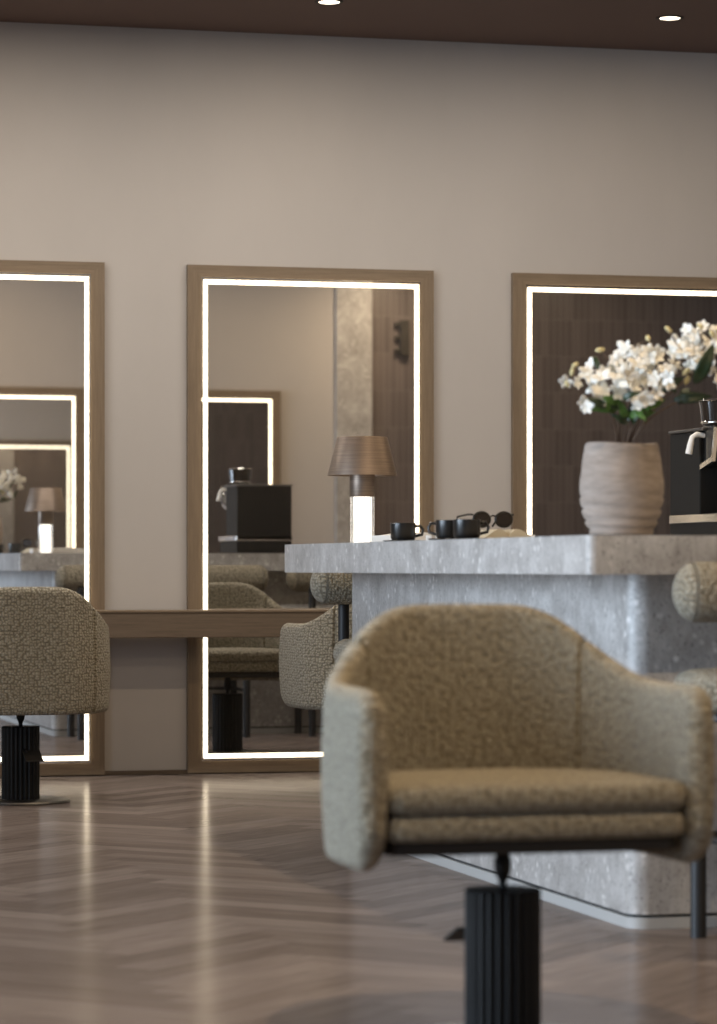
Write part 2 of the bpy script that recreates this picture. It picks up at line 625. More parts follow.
# ------------------------------------------------------------------ downlights
for i, (u, v) in enumerate(LENS_UV):
    if v < 12: lab = 'small round recessed ceiling downlight added over the room, out of view'
    else:
        k = round((u - 3.13) / 1.5)
        lab = {0: 'round recessed ceiling downlight above the middle mirror, cut by the top of the picture',
               1: 'round recessed ceiling downlight near the top right corner, above the flowers'}.get(k, 'small round recessed ceiling downlight added over the room, out of view')
    e = empty('downlight', (u, v, HC), 0, lab, 'ceiling light', 'recessed ceiling downlights')
    bm = BM()
    lathe(bm, [(0.044, -0.004), (0.058, -0.004), (0.060, -0.0015), (0.060, -0.0002), (0.044, -0.0002), (0.044, -0.004)], 40, closed=False)
    link_mesh('trim_ring', bm, M['blackdk'], e, smooth=True)
    bm = BM(); lathe(bm, [(0.0435, -0.0025), (0.0435, -0.0004)], 40)
    link_mesh('lens', bm, M['lens'], e)

# slot light fixture
e = empty('slot_light', ((SLOT[0] + SLOT[1]) / 2, SLOT[2], HC), 0, 'long linear slot light in the brown ceiling washing the mirror wall', 'ceiling light')
L_ = (SLOT[1] - SLOT[0]) / 2
bm = BM()
for x0, x1, y0, y1 in ((-L_ - .02, L_ + .02, -.07, -.055), (-L_ - .02, L_ + .02, .055, .07), (-L_ - .02, -L_ - .005, -.055, .055), (L_ + .005, L_ + .02, -.055, .055)):
    box(bm, x0, x1, y0, y1, -.010, -.0002)
link_mesh('trim_frame', bm, M['blackdk'], e)
bm = BM(); box(bm, -L_, L_, -.05, .05, -.006, -.0004); link_mesh('diffuser', bm, M['lens'], e)

# ------------------------------------------------------------------ island
IU0, IU1, IV0, IV1 = 2.404, 5.15, 7.054, 10.241
ZT = 0.978
e = empty('stone_island', ((IU0 + IU1) / 2, (IV0 + IV1) / 2, 0), 0, 'large pale travertine island counter with thick overhanging top', 'counter')
cx, cy = (IU0 + IU1) / 2, (IV0 + IV1) / 2


def rprism(bm, x0, x1, y0, y1, z0, z1, r, n=10, bev=0.004):
    pts = []
    for (ax, ay, a0) in ((x1 - r, y1 - r, 0), (x0 + r, y1 - r, 90), (x0 + r, y0 + r, 180), (x1 - r, y0 + r, 270)):
        for i in range(n + 1):
            a = R(a0 + 90 * i / n)
            pts.append((ax + r * math.cos(a), ay + r * math.sin(a)))
    lo = [bm.verts.new((x, y, z0)) for x, y in pts]
    hi = [bm.verts.new((x, y, z1)) for x, y in pts]
    fb = bm.faces.new(lo[::-1]); ft = bm.faces.new(hi)
    for i in range(len(pts)):
        j = (i + 1) % len(pts)
        bm.faces.new((lo[i], lo[j], hi[j], hi[i]))
    if bev:
        es = list(fb.edges) + list(ft.edges)
        bmesh.ops.bevel(bm, geom=es, offset=bev, segments=2, profile=0.5, affect='EDGES')
    return bm


rprism(bm := BM(), IU0 - cx, IU1 - cx, IV0 - cy, IV1 - cy, ZT - 0.094, ZT, 0.025)
link_mesh('countertop', bm, M['stone'], e, smooth=True)
rprism(bm := BM(), 2.602 - cx, 4.95 - cx, 7.300 - cy, 10.117 - cy, 0.036, ZT - 0.0942, 0.05)
link_mesh('island_body', bm, M['stone'], e, smooth=True)
rprism(bm := BM(), 2.612 - cx, 4.93 - cx, 7.316 - cy, 10.10 - cy, 0.028, 0.0358, 0.04, bev=0)
link_mesh('shadow_joint', bm, M['gap'], e, smooth=True)
rprism(bm := BM(), 2.602 - cx, 4.95 - cx, 7.300 - cy, 10.117 - cy, 0.0, 0.0278, 0.05, bev=0.001)
link_mesh('plinth', bm, M['plinth'], e, smooth=True)

# ------------------------------------------------------------------ swivel tub chair (faces +Y)


def smooth01(t):
    t = min(1, max(0, t))
    return t * t * (3 - 2 * t)


HB, RC, FL, YB = 0.06, 0.252, 0.262, -0.27   # half flat back, corner radius, straight arm length, centreline y of back
S_TOT = HB + RC * PI / 2 + FL


def shell_xy(s):
    """centreline point and outward normal for signed arclength s (0 = middle of the back)"""
    sg = 1 if s >= 0 else -1
    a = abs(s)
    if a < HB: p, n = (a, YB), (0, -1)
    elif a < HB + RC * PI / 2:
        ph = (a - HB) / RC
        p, n = (HB + RC * math.sin(ph), YB + RC - RC * math.cos(ph)), (math.sin(ph), -math.cos(ph))
    else:
        p, n = (HB + RC + 0.012 * (a - HB - RC * PI / 2), YB + RC + (a - HB - RC * PI / 2)), (1, 0)
    return Vector((sg * p[0], p[1], 0)), Vector((sg * n[0], n[1], 0))


def shell_top(a):
    P = [(0, .828), (.06, .828), (.12, .825), (.17, .811), (.22, .782), (.28, .739), (.34, .706), (.40, .688), (.48, .681), (.9, .680)]
    for i in range(len(P) - 1):
        if P[i][0] <= a <= P[i + 1][0]:
            (x0, y0), (x1, y1) = P[i], P[i + 1]
            m0 = (y1 - P[i - 1][1]) / (x1 - P[i - 1][0]) if i else 0
            m1 = (P[i + 2][1] - y0) / (P[i + 2][0] - x0) if i + 2 < len(P) else 0
            h = x1 - x0
            t = (a - x0) / h
            return (2 * t ** 3 - 3 * t * t + 1) * y0 + (t ** 3 - 2 * t * t + t) * h * m0 + (3 * t * t - 2 * t ** 3) * y1 + (t ** 3 - t * t) * h * m1
    return .68


def make_shell_bm():
    bm = BM()
    uvl = bm.loops.layers.uv.new('UVMap')
    t0, rt, rb = 0.048, 0.055, 0.095
    N = 150
    svals = []
    for i in range(N + 1):
        q = -1 + 2 * i / N
        svals.append(S_TOT * math.sin(q * PI / 2) ** 1 if False else S_TOT * (1.15 * q - 0.15 * q ** 3))
    svals += [sg * (0.25 + k * 0.002) for sg in (-1, 1) for k in range(-5, 6)]
    svals.sort()
    N = len(svals) - 1
    rings, meta = [], []
    for s in svals:
        a = min(abs(s), S_TOT - 1e-4)
        zt, zb = shell_top(a), 0.345
        if a > S_TOT - rt: zt -= rt - math.sqrt(max(0, rt * rt - (a - (S_TOT - rt)) ** 2))
        if a > S_TOT - rb: zb += rb - math.sqrt(max(0, rb * rb - (a - (S_TOT - rb)) ** 2))
        t = t0
        rr = t0 / 2
        if a > S_TOT - rr: t = t0 * max(0.02, math.sqrt(max(0, 1 - ((a - (S_TOT - rr)) / rr) ** 2)))
        p, n = shell_xy(math.copysign(a, s))
        gro = 0.011 * math.exp(-((a - 0.25) / 0.0035) ** 2)
        ring, mt = [], []
        hh = (zt - zb) / 2
        zc = (zt + zb) / 2
        rnd = min(t / 2, hh)
        NS, NC = 14, 8
        prof = []
        for k in range(NS + 1):
            prof.append((t / 2 + 0.006 * math.sin(PI * k / NS), -(hh - rnd) + 2 * (hh - rnd) * k / NS))
        for k in range(1, NC):
            ph = PI * k / NC
            prof.append((t / 2 * math.cos(ph), (hh - rnd) + rnd * math.sin(ph)))
        for k in range(NS + 1):
            prof.append((-t / 2 - 0.006 * math.sin(PI * k / NS), (hh - rnd) - 2 * (hh - rnd) * k / NS))
        for k in range(1, NC):
            ph = PI + PI * k / NC
            prof.append((t / 2 * math.cos(ph), -(hh - rnd) + rnd * math.sin(ph)))
        cum = 0
        for k, (o, z) in enumerate(prof):
            if k: cum += math.hypot(o - prof[k - 1][0], z - prof[k - 1][1])
            oo = o - math.copysign(gro, o)
            ring.append(bm.verts.new(p + n * oo + Vector((0, 0, zc + z))))
            mt.append((s, cum if k <= NS + NC // 2 else cum + 0.37))
        rings.append(ring)
        meta.append(mt)
    m = len(rings[0])
    for i in range(N):
        for k in range(m):
            j = (k + 1) % m
            f = bm.faces.new((rings[i][k], rings[i + 1][k], rings[i + 1][j], rings[i][j]))
            ms = (meta[i][k], meta[i + 1][k], meta[i + 1][j], meta[i][j])
            zs = (rings[i][k].co.z, rings[i + 1][k].co.z, rings[i + 1][j].co.z, rings[i][j].co.z)
            side = 1 if k < m / 2 - 2 else -1
            for lp, q, z in zip(f.loops, ms, zs):
                lp[uvl].uv = (q[0] + (3 if side > 0 else 0), z)
    for rg in (rings[0][::-1], rings[-1]):
        f = bm.faces.new(rg)
        for lp in f.loops: lp[uvl].uv = (lp.vert.co.x, lp.vert.co.z)
    bmesh.ops.recalc_face_normals(bm, faces=bm.faces)
    return bm


def plan_prism(bm, hw, y0, y1, rb, rf, z0, z1, bev, n=12, seg=4, crown=0.0):
    """D-shaped cushion: back corners radius rb, front corners rf"""
    pts = []
    for (ax, ay, a0, r) in ((hw - rf, y1 - rf, 0, rf), (-hw + rf, y1 - rf, 90, rf), (-hw + rb, y0 + rb, 180, rb), (hw - rb, y0 + rb, 270, rb)):
        for i in range(n + 1):
            a = R(a0 + 90 * i / n)
            pts.append((ax + r * math.cos(a), ay + r * math.sin(a)))
    # rounded layers
    cxx, cyy = 0, (y0 + y1) / 2
    prof = []
    for i in range(seg + 1):
        a = PI / 2 * i / seg
        prof.append((bev * (1 - math.sin(a)), z0 + bev * (1 - math.cos(a))))
    for i in range(seg + 1):
        a = PI / 2 * i / seg
        prof.append((bev * (1 - math.cos(a)), z1 - bev * (1 - math.sin(a))))
    for k in (0.15, 0.35, 0.6, 0.85):
        prof.append((None, k))
    rings = []
    for ins, z in prof:
        ring = []
        for (x, y) in pts:
            if ins is None:
                f = 1 - z
                ring.append(bm.verts.new((cxx + (x - cxx) * f * (1 - bev / hw), cyy + (y - cyy) * f * (1 - bev / hw), z1 + crown * (1 - f * f))))
            else:
                fx = 1 - ins / hw
                fy = 1 - ins / ((y1 - y0) / 2)
                ring.append(bm.verts.new((cxx + (x - cxx) * fx, cyy + (y - cyy) * fy, z)))
        rings.append(ring)
    m = len(pts)
    for a, b_ in zip(rings, rings[1:]):
        for i in range(m):
            j = (i + 1) % m
            bm.faces.new((a[i], a[j], b_[j], b_[i]))
    bm.faces.new(rings[0][::-1]); bm.faces.new(rings[-1])
    return bm


def make_chair():
    e = empty('swivel_chair', (0, 0, 0))
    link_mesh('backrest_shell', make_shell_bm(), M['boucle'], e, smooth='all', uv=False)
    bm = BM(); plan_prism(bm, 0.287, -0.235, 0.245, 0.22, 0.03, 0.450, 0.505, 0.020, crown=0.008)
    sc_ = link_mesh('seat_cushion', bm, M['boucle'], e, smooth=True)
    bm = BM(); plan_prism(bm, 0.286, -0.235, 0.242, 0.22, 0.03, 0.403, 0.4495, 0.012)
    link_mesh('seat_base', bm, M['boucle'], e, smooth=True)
    bm = BM(); plan_prism(bm, 0.28, -0.23, 0.21, 0.2, 0.03, 0.375, 0.4025, 0.006)
    link_mesh('under_plate', bm, M['blackdk'], e, smooth=True)
    # fluted square-ish column on a round plate
    bm = BM(); lathe(bm, [(0.073, 0.0125), (0.073, 0.288), (0.070, 0.291)], 240, flute=24, fd=0.007)
    ped = link_mesh('pedestal_column', bm, M['black'], e, smooth=False)
    bm = BM(); lathe(bm, [(0.190, 0.0), (0.191, 0.004), (0.188, 0.010), (0.182, 0.012)], 64)
    link_mesh('base_plate', bm, M['steel'], e, smooth=True)
    bm = BM(); lathe(bm, [(0.012, 0.288), (0.008, 0.293), (0.0075, 0.302), (0.010, 0.309), (0.015, 0.320), (0.0165, 0.332), (0.0165, 0.346), (0.014, 0.350), (0.014, 0.3755)], 32)
    link_mesh('swivel_joint', bm, M['black'], e, smooth=True)
    bm = BM(); tube(bm, [(0.0, -0.06, 0.205), (0.0, -0.12, 0.202), (0.0, -0.15, 0.200)], 0.005)
    lv = link_mesh('height_lever', bm, M['black'], e, smooth=True)
    bm = BM(); box(bm, -0.012, 0.055, -0.225, -0.125, -0.003, 0.003, 0.002)
    bm.transform(Matrix.Translation((0, -0.125, 0.203)) @ Matrix.Rotation(R(20), 4, 'X') @ Matrix.Translation((0, 0.125, 0)))
    link_mesh('lever_paddle', bm, M['blackdk'], lv)
    return e


GC = 'boucle swivel tub chairs'
ch0 = make_chair()
ch0.location = (1.752, 5.64, 0)
ch0.rotation_euler = (0, 0, PI)
tag(ch0, 'blurred beige boucle tub chair in the foreground facing the viewer', 'chair', GC)
ch1 = copy_tree(ch0)
ch1.location = (1.752, 11.88, 0); ch1.rotation_euler = (0, 0, 0)
tag(ch1, 'beige boucle tub chair at the left edge, seen from behind before the left mirror', 'chair', GC)
ch2 = copy_tree(ch0)
ch2.location = (3.175, 11.88, 0); ch2.rotation_euler = (0, 0, R(3))
tag(ch2, 'beige boucle tub chair half hidden behind the end of the stone island', 'chair', GC)

# ------------------------------------------------------------------ counter stool (faces +Y, towards island; back bolster at -Y)


def capsule(bm, hl, r, y, z, sy=1.0, n=40, m=10, flat=0.8):
    """bolster along X with rounded ends"""
    uvl = bm.loops.layers.uv.verify()
    sec = []
    for i in range(m + 1):
        a = PI / 2 * i / m
        sec.append((-hl + r * flat * (1 - math.sin(a)), r * (math.cos(PI / 2 - a)) if True else 0))
    xs = [(-hl + r * flat * (1 - math.cos(a)), r * math.sin(a)) for a in [PI / 2 * i / m for i in range(m + 1)]]
    prof = xs + [(-hl + r * flat + (2 * hl - 2 * r * flat) * k / 8, r) for k in range(1, 8)] + [(-x, q) for x, q in xs[::-1]]
    rings = []
    for x, q in prof:
        q = max(q, 0.002)
        rings.append(([bm.verts.new((x, y + sy * q * math.cos(2 * PI * k / n), z + q * math.sin(2 * PI * k / n))) for k in range(n)], x))
    for (a, xa), (b_, xb) in zip(rings, rings[1:]):
        for k in range(n):
            j = (k + 1) % n
            f = bm.faces.new((a[k], a[j], b_[j], b_[k]))
            for lp, uvv in zip(f.loops, ((xa, k), (xa, k + 1), (xb, k + 1), (xb, k))):
                # end caps: planar map, body: cylindrical
                c = lp.vert.co
                if abs(c.x) > hl - r * flat * 0.7: lp[uvl].uv = (c.y + 7, c.z)
                else: lp[uvl].uv = (uvv[0], uvv[1] / n * 2 * PI * r)
    bm.faces.new(rings[0][0][::-1]); bm.faces.new(rings[-1][0])
    bmesh.ops.recalc_face_normals(bm, faces=bm.faces)
    return bm


def make_stool():
    e = empty('counter_stool', (0, 0, 0))
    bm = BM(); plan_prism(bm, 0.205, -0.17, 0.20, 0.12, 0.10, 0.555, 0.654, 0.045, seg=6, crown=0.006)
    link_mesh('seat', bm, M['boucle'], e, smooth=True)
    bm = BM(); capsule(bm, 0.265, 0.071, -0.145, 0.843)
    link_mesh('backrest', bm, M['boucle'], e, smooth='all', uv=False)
    bm = BM(); plan_prism(bm, 0.175, -0.15, 0.16, 0.05, 0.05, 0.535, 0.5545, 0.004)
    link_mesh('seat_plate', bm, M['leg'], e, smooth=True)
    for sx in (-1, 1):
        bm = BM(); tube(bm, [(sx * 0.135, -0.192, 0), (sx * 0.135, -0.192, 0.80)], 0.0195, 20)
        link_mesh('leg', bm, M['leg'], e, smooth=True)
        bm = BM(); tube(bm, [(sx * 0.135, 0.135, 0), (sx * 0.135, 0.135, 0.5545)], 0.0195, 20)
        link_mesh('leg', bm, M['leg'], e, smooth=True)
        bm = BM(); tube(bm, [(sx * 0.135, -0.19, 0.25), (sx * 0.135, 0.135, 0.25)], 0.009, 12)
        link_mesh('foot_rail', bm, M['leg'], e, smooth=True)
    bm = BM(); tube(bm, [(-0.135, 0.135, 0.25), (0.135, 0.135, 0.25)], 0.009, 12)
    link_mesh('foot_rail', bm, M['leg'], e, smooth=True)
    return e


GS = 'boucle counter stools round the island'
st0 = make_stool()
st0.location = (2.822, 10.33, 0); st0.rotation_euler = (0, 0, PI)
tag(st0, 'boucle counter stool at the island far left corner, its bolster back under the countertop end', 'stool', GS)
for (u, v, rz, lab) in ((3.437, 10.33, PI, 'boucle counter stool behind the island, seen only in the middle mirror left part'),
                        (4.065, 10.33, PI, 'boucle counter stool behind the island, reflected just left of the countertop end'),
                        (2.825, 6.96, -0.12, 'grey-beige boucle counter stool at the right edge, in front of the island')):
    s = copy_tree(st0)
    s.location = (u, v, 0); s.rotation_euler = (0, 0, rz)
    tag(s, lab, 'stool', GS)

# ------------------------------------------------------------------ table lamp
e = empty('table_lamp', (2.595, 9.914, ZT), 0, 'table lamp with bronze cone shade and glowing ribbed glass tube', 'lamp')
bm = BM(); lathe(bm, [(0.039, 0.0), (0.0405, 0.003), (0.0405, 0.1555), (0.0372, 0.1555), (0.0372, 0.003), (0.036, 0.001)], 120, flute=20, fd=0.002)
link_mesh('glass_tube', bm, M['tglass'], e, smooth=True)
bm = BM(); lathe(bm, [(0.031, 0.003), (0.0325, 0.005), (0.0325, 0.1555)], 48)
link_mesh('light_core', bm, M['tube'], e, smooth=True)
bm = BM(); lathe(bm, [(0.041, 0.156), (0.042, 0.158), (0.042, 0.232), (0.030, 0.233)], 48)
link_mesh('neck', bm, M['bronze'], e, smooth=True)
bm = BM()
lathe(bm, [(0.1155, 0.226), (0.084, 0.350), (0.082, 0.353), (0.080, 0.351), (0.1125, 0.227), (0.1155, 0.226)], 64, closed=False)
link_mesh('lamp_shade', bm, M['bronze'], e, smooth=True)
bm = BM(); lathe(bm, [(0.025, 0.233), (0.03, 0.26), (0.028, 0.30), (0.012, 0.325)], 32)
link_mesh('bulb', bm, M['rimglow'], e, smooth=True)
bm = BM()
for k in range(3):
    a = 2 * PI * k / 3
    tube(bm, [(0.02 * math.cos(a), 0.02 * math.sin(a), 0.24), (0.098 * math.cos(a), 0.098 * math.sin(a), 0.285)], 0.002, 6)
link_mesh('shade_carrier', bm, M['bronze'], e, smooth=True)

# ------------------------------------------------------------------ vase
e = empty('clay_vase', (2.612, 7.40, ZT), 0, 'rounded ribbed beige clay vase on the countertop corner', 'vase')
prof = [(0.070, 0.0), (0.076, 0.003), (0.081, 0.012), (0.079, 0.018), (0.085, 0.024), (0.089, 0.034), (0.087, 0.041), (0.093, 0.047), (0.097, 0.062),
        (0.095, 0.070), (0.101, 0.077), (0.1045, 0.092), (0.1025, 0.101), (0.1065, 0.108), (0.108, 0.124), (0.1065, 0.140), (0.103, 0.160), (0.0995, 0.185),
        (0.0955, 0.205), (0.0935, 0.214), (0.0915, 0.222), (0.0905, 0.231), (0.088, 0.2345), (0.084, 0.232), (0.083, 0.215), (0.088, 0.18), (0.09, 0.12), (0.06, 0.02)]
bm = BM(); lathe(bm, prof, 72)
for v in bm.verts:
    a = math.atan2(v.co.y, v.co.x)
    rr_ = math.hypot(v.co.x, v.co.y)
    g_ = 1 + 0.028 * max(0, math.sin(2 * PI * v.co.z / 0.027)) * (1 if v.co.z < .125 else .35)
    v.co.x *= g_; v.co.y *= g_
    k = 1 + 0.014 * math.sin(2 * a + 40 * v.co.z) + 0.006 * math.sin(3 * a - 25 * v.co.z)
    v.co.x *= k; v.co.y *= k
    v.co.z += 0.003 * math.sin(a * 2 + 1) * min(1, v.co.z / 0.05)
link_mesh('vase_body', bm, M['clay'], e, smooth='all')

# ------------------------------------------------------------------ bouquet: branches, blossoms, leaves


def px(x, y, d):
    """world point seen at picture position x,y at depth d along the optical axis (measuring help)"""
    xc = (x - 358.5) / 3105.7 * d
    z = 0.9 + (567.7 - y) / 3105.7 * d
    return Vector((xc * math.cos(TH) + d * math.sin(TH), -xc * math.sin(TH) + d * math.cos(TH), z))


bq = empty('flower_branches', (2.612, 7.40, ZT + 0.05), 0, 'arching branches of white blossoms with dark green leaves in the clay vase', 'flowers')
bo = Vector(bq.location)


def blossom_bm(seed):
    rr = random.Random(seed)
    bm = BM()
    for k in range(5):
        a0 = 2 * PI * k / 5 + rr.uniform(-.15, .15)
        ln = rr.uniform(0.019, 0.026)
        up = rr.uniform(0.15, 0.9)
        wd = ln * 0.38
        grid = []
        for i in range(6):
            t = i / 5
            rad = ln * t
            h = 0.004 + up * rad * (1 - 0.35 * t)
            ww = wd * math.sin(PI * min(0.97, 0.10 + 0.86 * t)) ** 0.7
            row = []
            for j in (-1, 0, 1):
                x = rad + 0.001
                y = ww * j
                z = h + 0.0025 * abs(j)
                row.append(bm.verts.new((x * math.cos(a0) - y * math.sin(a0), x * math.sin(a0) + y * math.cos(a0), z)))
            grid.append(row)
        for i in range(5):
            for j in range(2):
                bm.faces.new((grid[i][j], grid[i + 1][j], grid[i + 1][j + 1], grid[i][j + 1]))
    bmesh.ops.recalc_face_normals(bm, faces=bm.faces)
    bmesh.ops.solidify(bm, geom=bm.faces[:], thickness=0.0008)
    lathe(bm, [(0.002, -0.008), (0.003, -0.003), (0.0045, 0.003), (0.003, 0.008)], 8)
    return bm


bl_src = []
for k in range(4):
    o = link_mesh('blossom', blossom_bm(20 + k), M['petal'], bq, smooth='all')
    bl_src.append(o)
used = [False] * 4


def place(o_src, p, d, sc_, spin, first):
    o = o_src if first else o_src.copy()
    if not first: col.objects.link(o)
    q = Vector(d).normalized().to_track_quat('Z', 'Y')
    o.parent = bq
    o.rotation_mode = 'QUATERNION'
    from mathutils import Quaternion
    o.rotation_quaternion = q @ Quaternion((0, 0, 1), spin)
    o.location = p - bo
    o.scale = (sc_, sc_, sc_)
    return o


rb = random.Random(5)
# blob centres as picture positions of the clusters, with depth
blobs = [(577, 385, 7.72, 5, 12), (590, 397, 7.66, 2, 8), (596, 372, 7.72, 6, 13), (612, 358, 7.78, 6, 12), (620, 380, 7.66, 9, 15), (640, 372, 7.70, 10, 16),
         (634, 395, 7.66, 4, 10), (645, 352, 7.80, 8, 13), (658, 380, 7.66, 5, 10), (663, 365, 7.75, 4, 9), (583, 366, 7.8, 2, 8),
         (676, 345, 7.75, 8, 13), (692, 336, 7.78, 6, 10), (700, 355, 7.72, 6, 12), (715, 345, 7.75, 7, 12), (728, 355, 7.75, 2, 12), (688, 362, 7.72, 3, 8), (712, 378, 7.70, 2, 6)]
cnt = 0
bps = []
for (bx, by, bd, n, sp) in blobs:
    for k in range(n + (1 if n > 5 else 0)):
        x = bx + rb.gauss(0, sp * 0.64)
        x += 6
        y = by + 6 + rb.gauss(0, sp * 0.6)
        d = bd + rb.gauss(0, 0.03)
        p = px(x, y, d)
        s = rb.randrange(4)
        dirv = Vector((rb.uniform(-1, .6), -0.7 + rb.uniform(-.7, .5), rb.uniform(-.3, 1)))
        place(bl_src[s], p, dirv, rb.uniform(.78, 1.08), rb.uniform(0, 6), not used[s])
        used[s] = True
        cnt += 1
        bps.append(p)
# buds
bm = BM(); lathe(bm, [(0.0015, -0.011), (0.0045, -0.006), (0.0062, 0.0), (0.0048, 0.007), (0.0012, 0.011)], 12)
bud = link_mesh('bud', bm, M['bud'], bq, smooth='all')
for i, (x, y) in enumerate([(567, 384), (575, 365), (668, 329), (686, 372), (700, 326), (712, 334), (648, 338), (600, 350), (660, 398), (670, 331), (687, 380), (572, 372)]):
    p = px(x, y, 7.70 + rb.uniform(-.05, .05))
    place(bud, p, (rb.uniform(-.8, .8), rb.uniform(-.4, .1), rb.uniform(-.3, 1)), rb.uniform(.8, 1.2), 0, i == 0)
    near = min(bps, key=lambda q: (q - p).length)
    mid = (p + near) / 2 + Vector((0, 0, -0.006))
    bm = BM(); tube(bm, [p - bo, mid - bo, near - bo], 0.0012, 6)
    link_mesh('stem', bm, M['stem'], bq, smooth='all')


def leaf_bm():
    bm = BM()
    rows = []
    N = 12
    for i in range(N + 1):
        t = i / N
        ww = 0.5 * 0.44 * math.sin(PI * t ** 0.85) ** 0.8 if 0 < t < 1 else 0.006
        z = 0.18 * math.sin(t * PI) - 0.12 * t * t
        rows.append([bm.verts.new((ww * j, t, z + 0.10 * abs(j) * ww * 2)) for j in (-1, -.5, 0, .5, 1)])
    for a, b_ in zip(rows, rows[1:]):
        for j in range(4): bm.faces.new((a[j], a[j + 1], b_[j + 1], b_[j]))
    bmesh.ops.recalc_face_normals(bm, faces=bm.faces)
    bmesh.ops.solidify(bm, geom=bm.faces[:], thickness=0.012)
    return bm


lf = link_mesh('leaf', leaf_bm(), M['leaf'], bq, smooth='all')
lf2 = link_mesh('leaf', leaf_bm(), M['lightleaf'], bq, smooth='all')
tag(lf2, 'fresh light green leaf')


def leaf(src, a, b_, wide, first, roll=0.0):
    o = src if first else src.copy()
    if not first: col.objects.link(o)
    d = b_ - a
    L = d.length
    y = d.normalized()
    view = Vector((-math.sin(TH), -math.cos(TH), 0.25)).normalized()
    z = (view - y * view.dot(y)).normalized()
    z = Matrix.Rotation(roll, 3, y) @ z
    x = y.cross(z)
    o.matrix_local = Matrix.Translation(a - bo) @ Matrix((x, y, z)).transposed().to_4x4() @ Matrix.Diagonal((L * wide, L, L, 1))


big = [((694, 384), (714, 344), 7.68, .85, .2), ((657, 390), (683, 378), 7.72, 1.0, .3), ((673, 400), (712, 396), 7.74, .75, .2), ((662, 378), (676, 392), 7.7, 1.0, 0),
       ((690, 388), (678, 404), 7.76, .8, .4), ((700, 350), (690, 372), 7.82, .8, 0), ((718, 392), (735, 372), 7.72, .8, .2), ((594, 356), (602, 376), 7.80, .6, .2)]
for i, (a, c, d, wd, ro) in enumerate(big):
    leaf(lf, px(*a, d), px(*c, d - .03), wd * .9, i == 0, ro)
sm = [((606, 408), (588, 398)), ((612, 402), (622, 388)), ((648, 408), (664, 400)), ((622, 400), (640, 392)), ((610, 412), (600, 400)), ((644, 414), (650, 402)), ((622, 408), (597, 405)), ((626, 412), (610, 400)), ((628, 418), (618, 400)), ((630, 420), (634, 400)), ((630, 418), (648, 406)), ((634, 415), (655, 412)), ((628, 424), (612, 414)),
      ((640, 408), (652, 400)), ((618, 404), (600, 396)), ((632, 424), (642, 410)), ((618, 410), (588, 408)), ((636, 412), (646, 420)), ((624, 425), (634, 412)), ((640, 412), (660, 404))]
for i, (a, c) in enumerate(sm):
    d = 7.70 + rb.uniform(-.08, .08)
    leaf(lf2 if i % 3 else lf, px(*a, d), px(*c, d - .03), .8, i == 1, rb.uniform(-.5, .5))
# stems
for i, (mx_, my_, ex, ey, d) in enumerate([(618, 410, 590, 380, 7.7), (620, 412, 612, 362, 7.76), (628, 410, 640, 360, 7.76), (634, 408, 660, 372, 7.7), (640, 400, 690, 345, 7.76), (642, 404, 725, 352, 7.75), (636, 412, 700, 394, 7.74)]):
    a = px(618 + i * 2, 455, 7.80)
    mpt = px(mx_, my_, 7.76)
    q = px(ex, ey, d)
    pts = []
    for k in range(9):
        t = k / 8
        pts.append((a * (1 - t) ** 2 + mpt * 2 * t * (1 - t) + q * t * t) - bo)
    bm = BM(); tube(bm, pts, [0.0032 * (1 - 0.6 * k / 8) for k in range(9)], 8)
    link_mesh('stem', bm, M['stem'], bq, smooth='all')

# ------------------------------------------------------------------ espresso machine
mu, mv = 3.815, 9.71
e = empty('espresso_machine', (mu, mv, ZT), 0, 'black and chrome espresso machine on the countertop at the right edge', 'coffee machine')
x0, x1, y0, y1 = 3.66 - mu, 3.97 - mu, 9.54 - mv, 9.88 - mv


def E_(bm, name, m, p=None, **k): return link_mesh(name, bm, m, p or e, **k)


bm = BM(); box(bm, x0, x1, y0 + .06, y1, 0.075, 0.372, 0.004); E_(bm, 'body', M['mblack'])
bm = BM(); box(bm, x0, x1, y0 - .10, y1, 0.004, 0.070, 0.003); E_(bm, 'base', M['mblack'])
bm = BM(); box(bm, x0 - .004, x1 + .004, y0 - .13, y1, 0.0702, 0.098, 0.003); dt = E_(bm, 'drip_tray', M['chrome'])
bm = BM()
for k in range(7): box(bm, x0 + .03 + k * .036, x0 + .045 + k * .036, y0 - .11, y0 + .04, 0.0982, 0.1005)
E_(bm, 'tray_grate', M['steel'], dt)
for sx in (x0 + .03, x1 - .03):
    for sy in (y0 - .06, y1 - .04):
        bm = BM(); lathe(bm, [(0.014, 0), (0.014, 0.0045)], 16, c=(sx, sy, 0)); E_(bm, 'foot', M['gloss'])
# slanted top plate: higher towards the front
bm = BM(); box(bm, x0 - .006, x1 + .006, y0 + .02, y1 + .002, 0.3722, 0.382, 0.002); E_(bm, 'top_plate', M['steel'])
# control head overhanging the front, tilted face, chrome rim
bm = BM()
pr = [(y0 + .06, .25), (y0 - .045, .275), (y0 - .075, .375), (y0 + .06, .39)]
for xx in (x0 + .035, x1 - .035):
    pass


def prism_x(bm, xa, xb, prof):
    a = [bm.verts.new((xa, y, z)) for y, z in prof]
    c = [bm.verts.new((xb, y, z)) for y, z in prof]
    bm.faces.new(a); bm.faces.new(c[::-1])
    for i in range(len(prof)):
        j = (i + 1) % len(prof)
        bm.faces.new((a[j], a[i], c[i], c[j]))
    bmesh.ops.recalc_face_normals(bm, faces=bm.faces)
    return bm


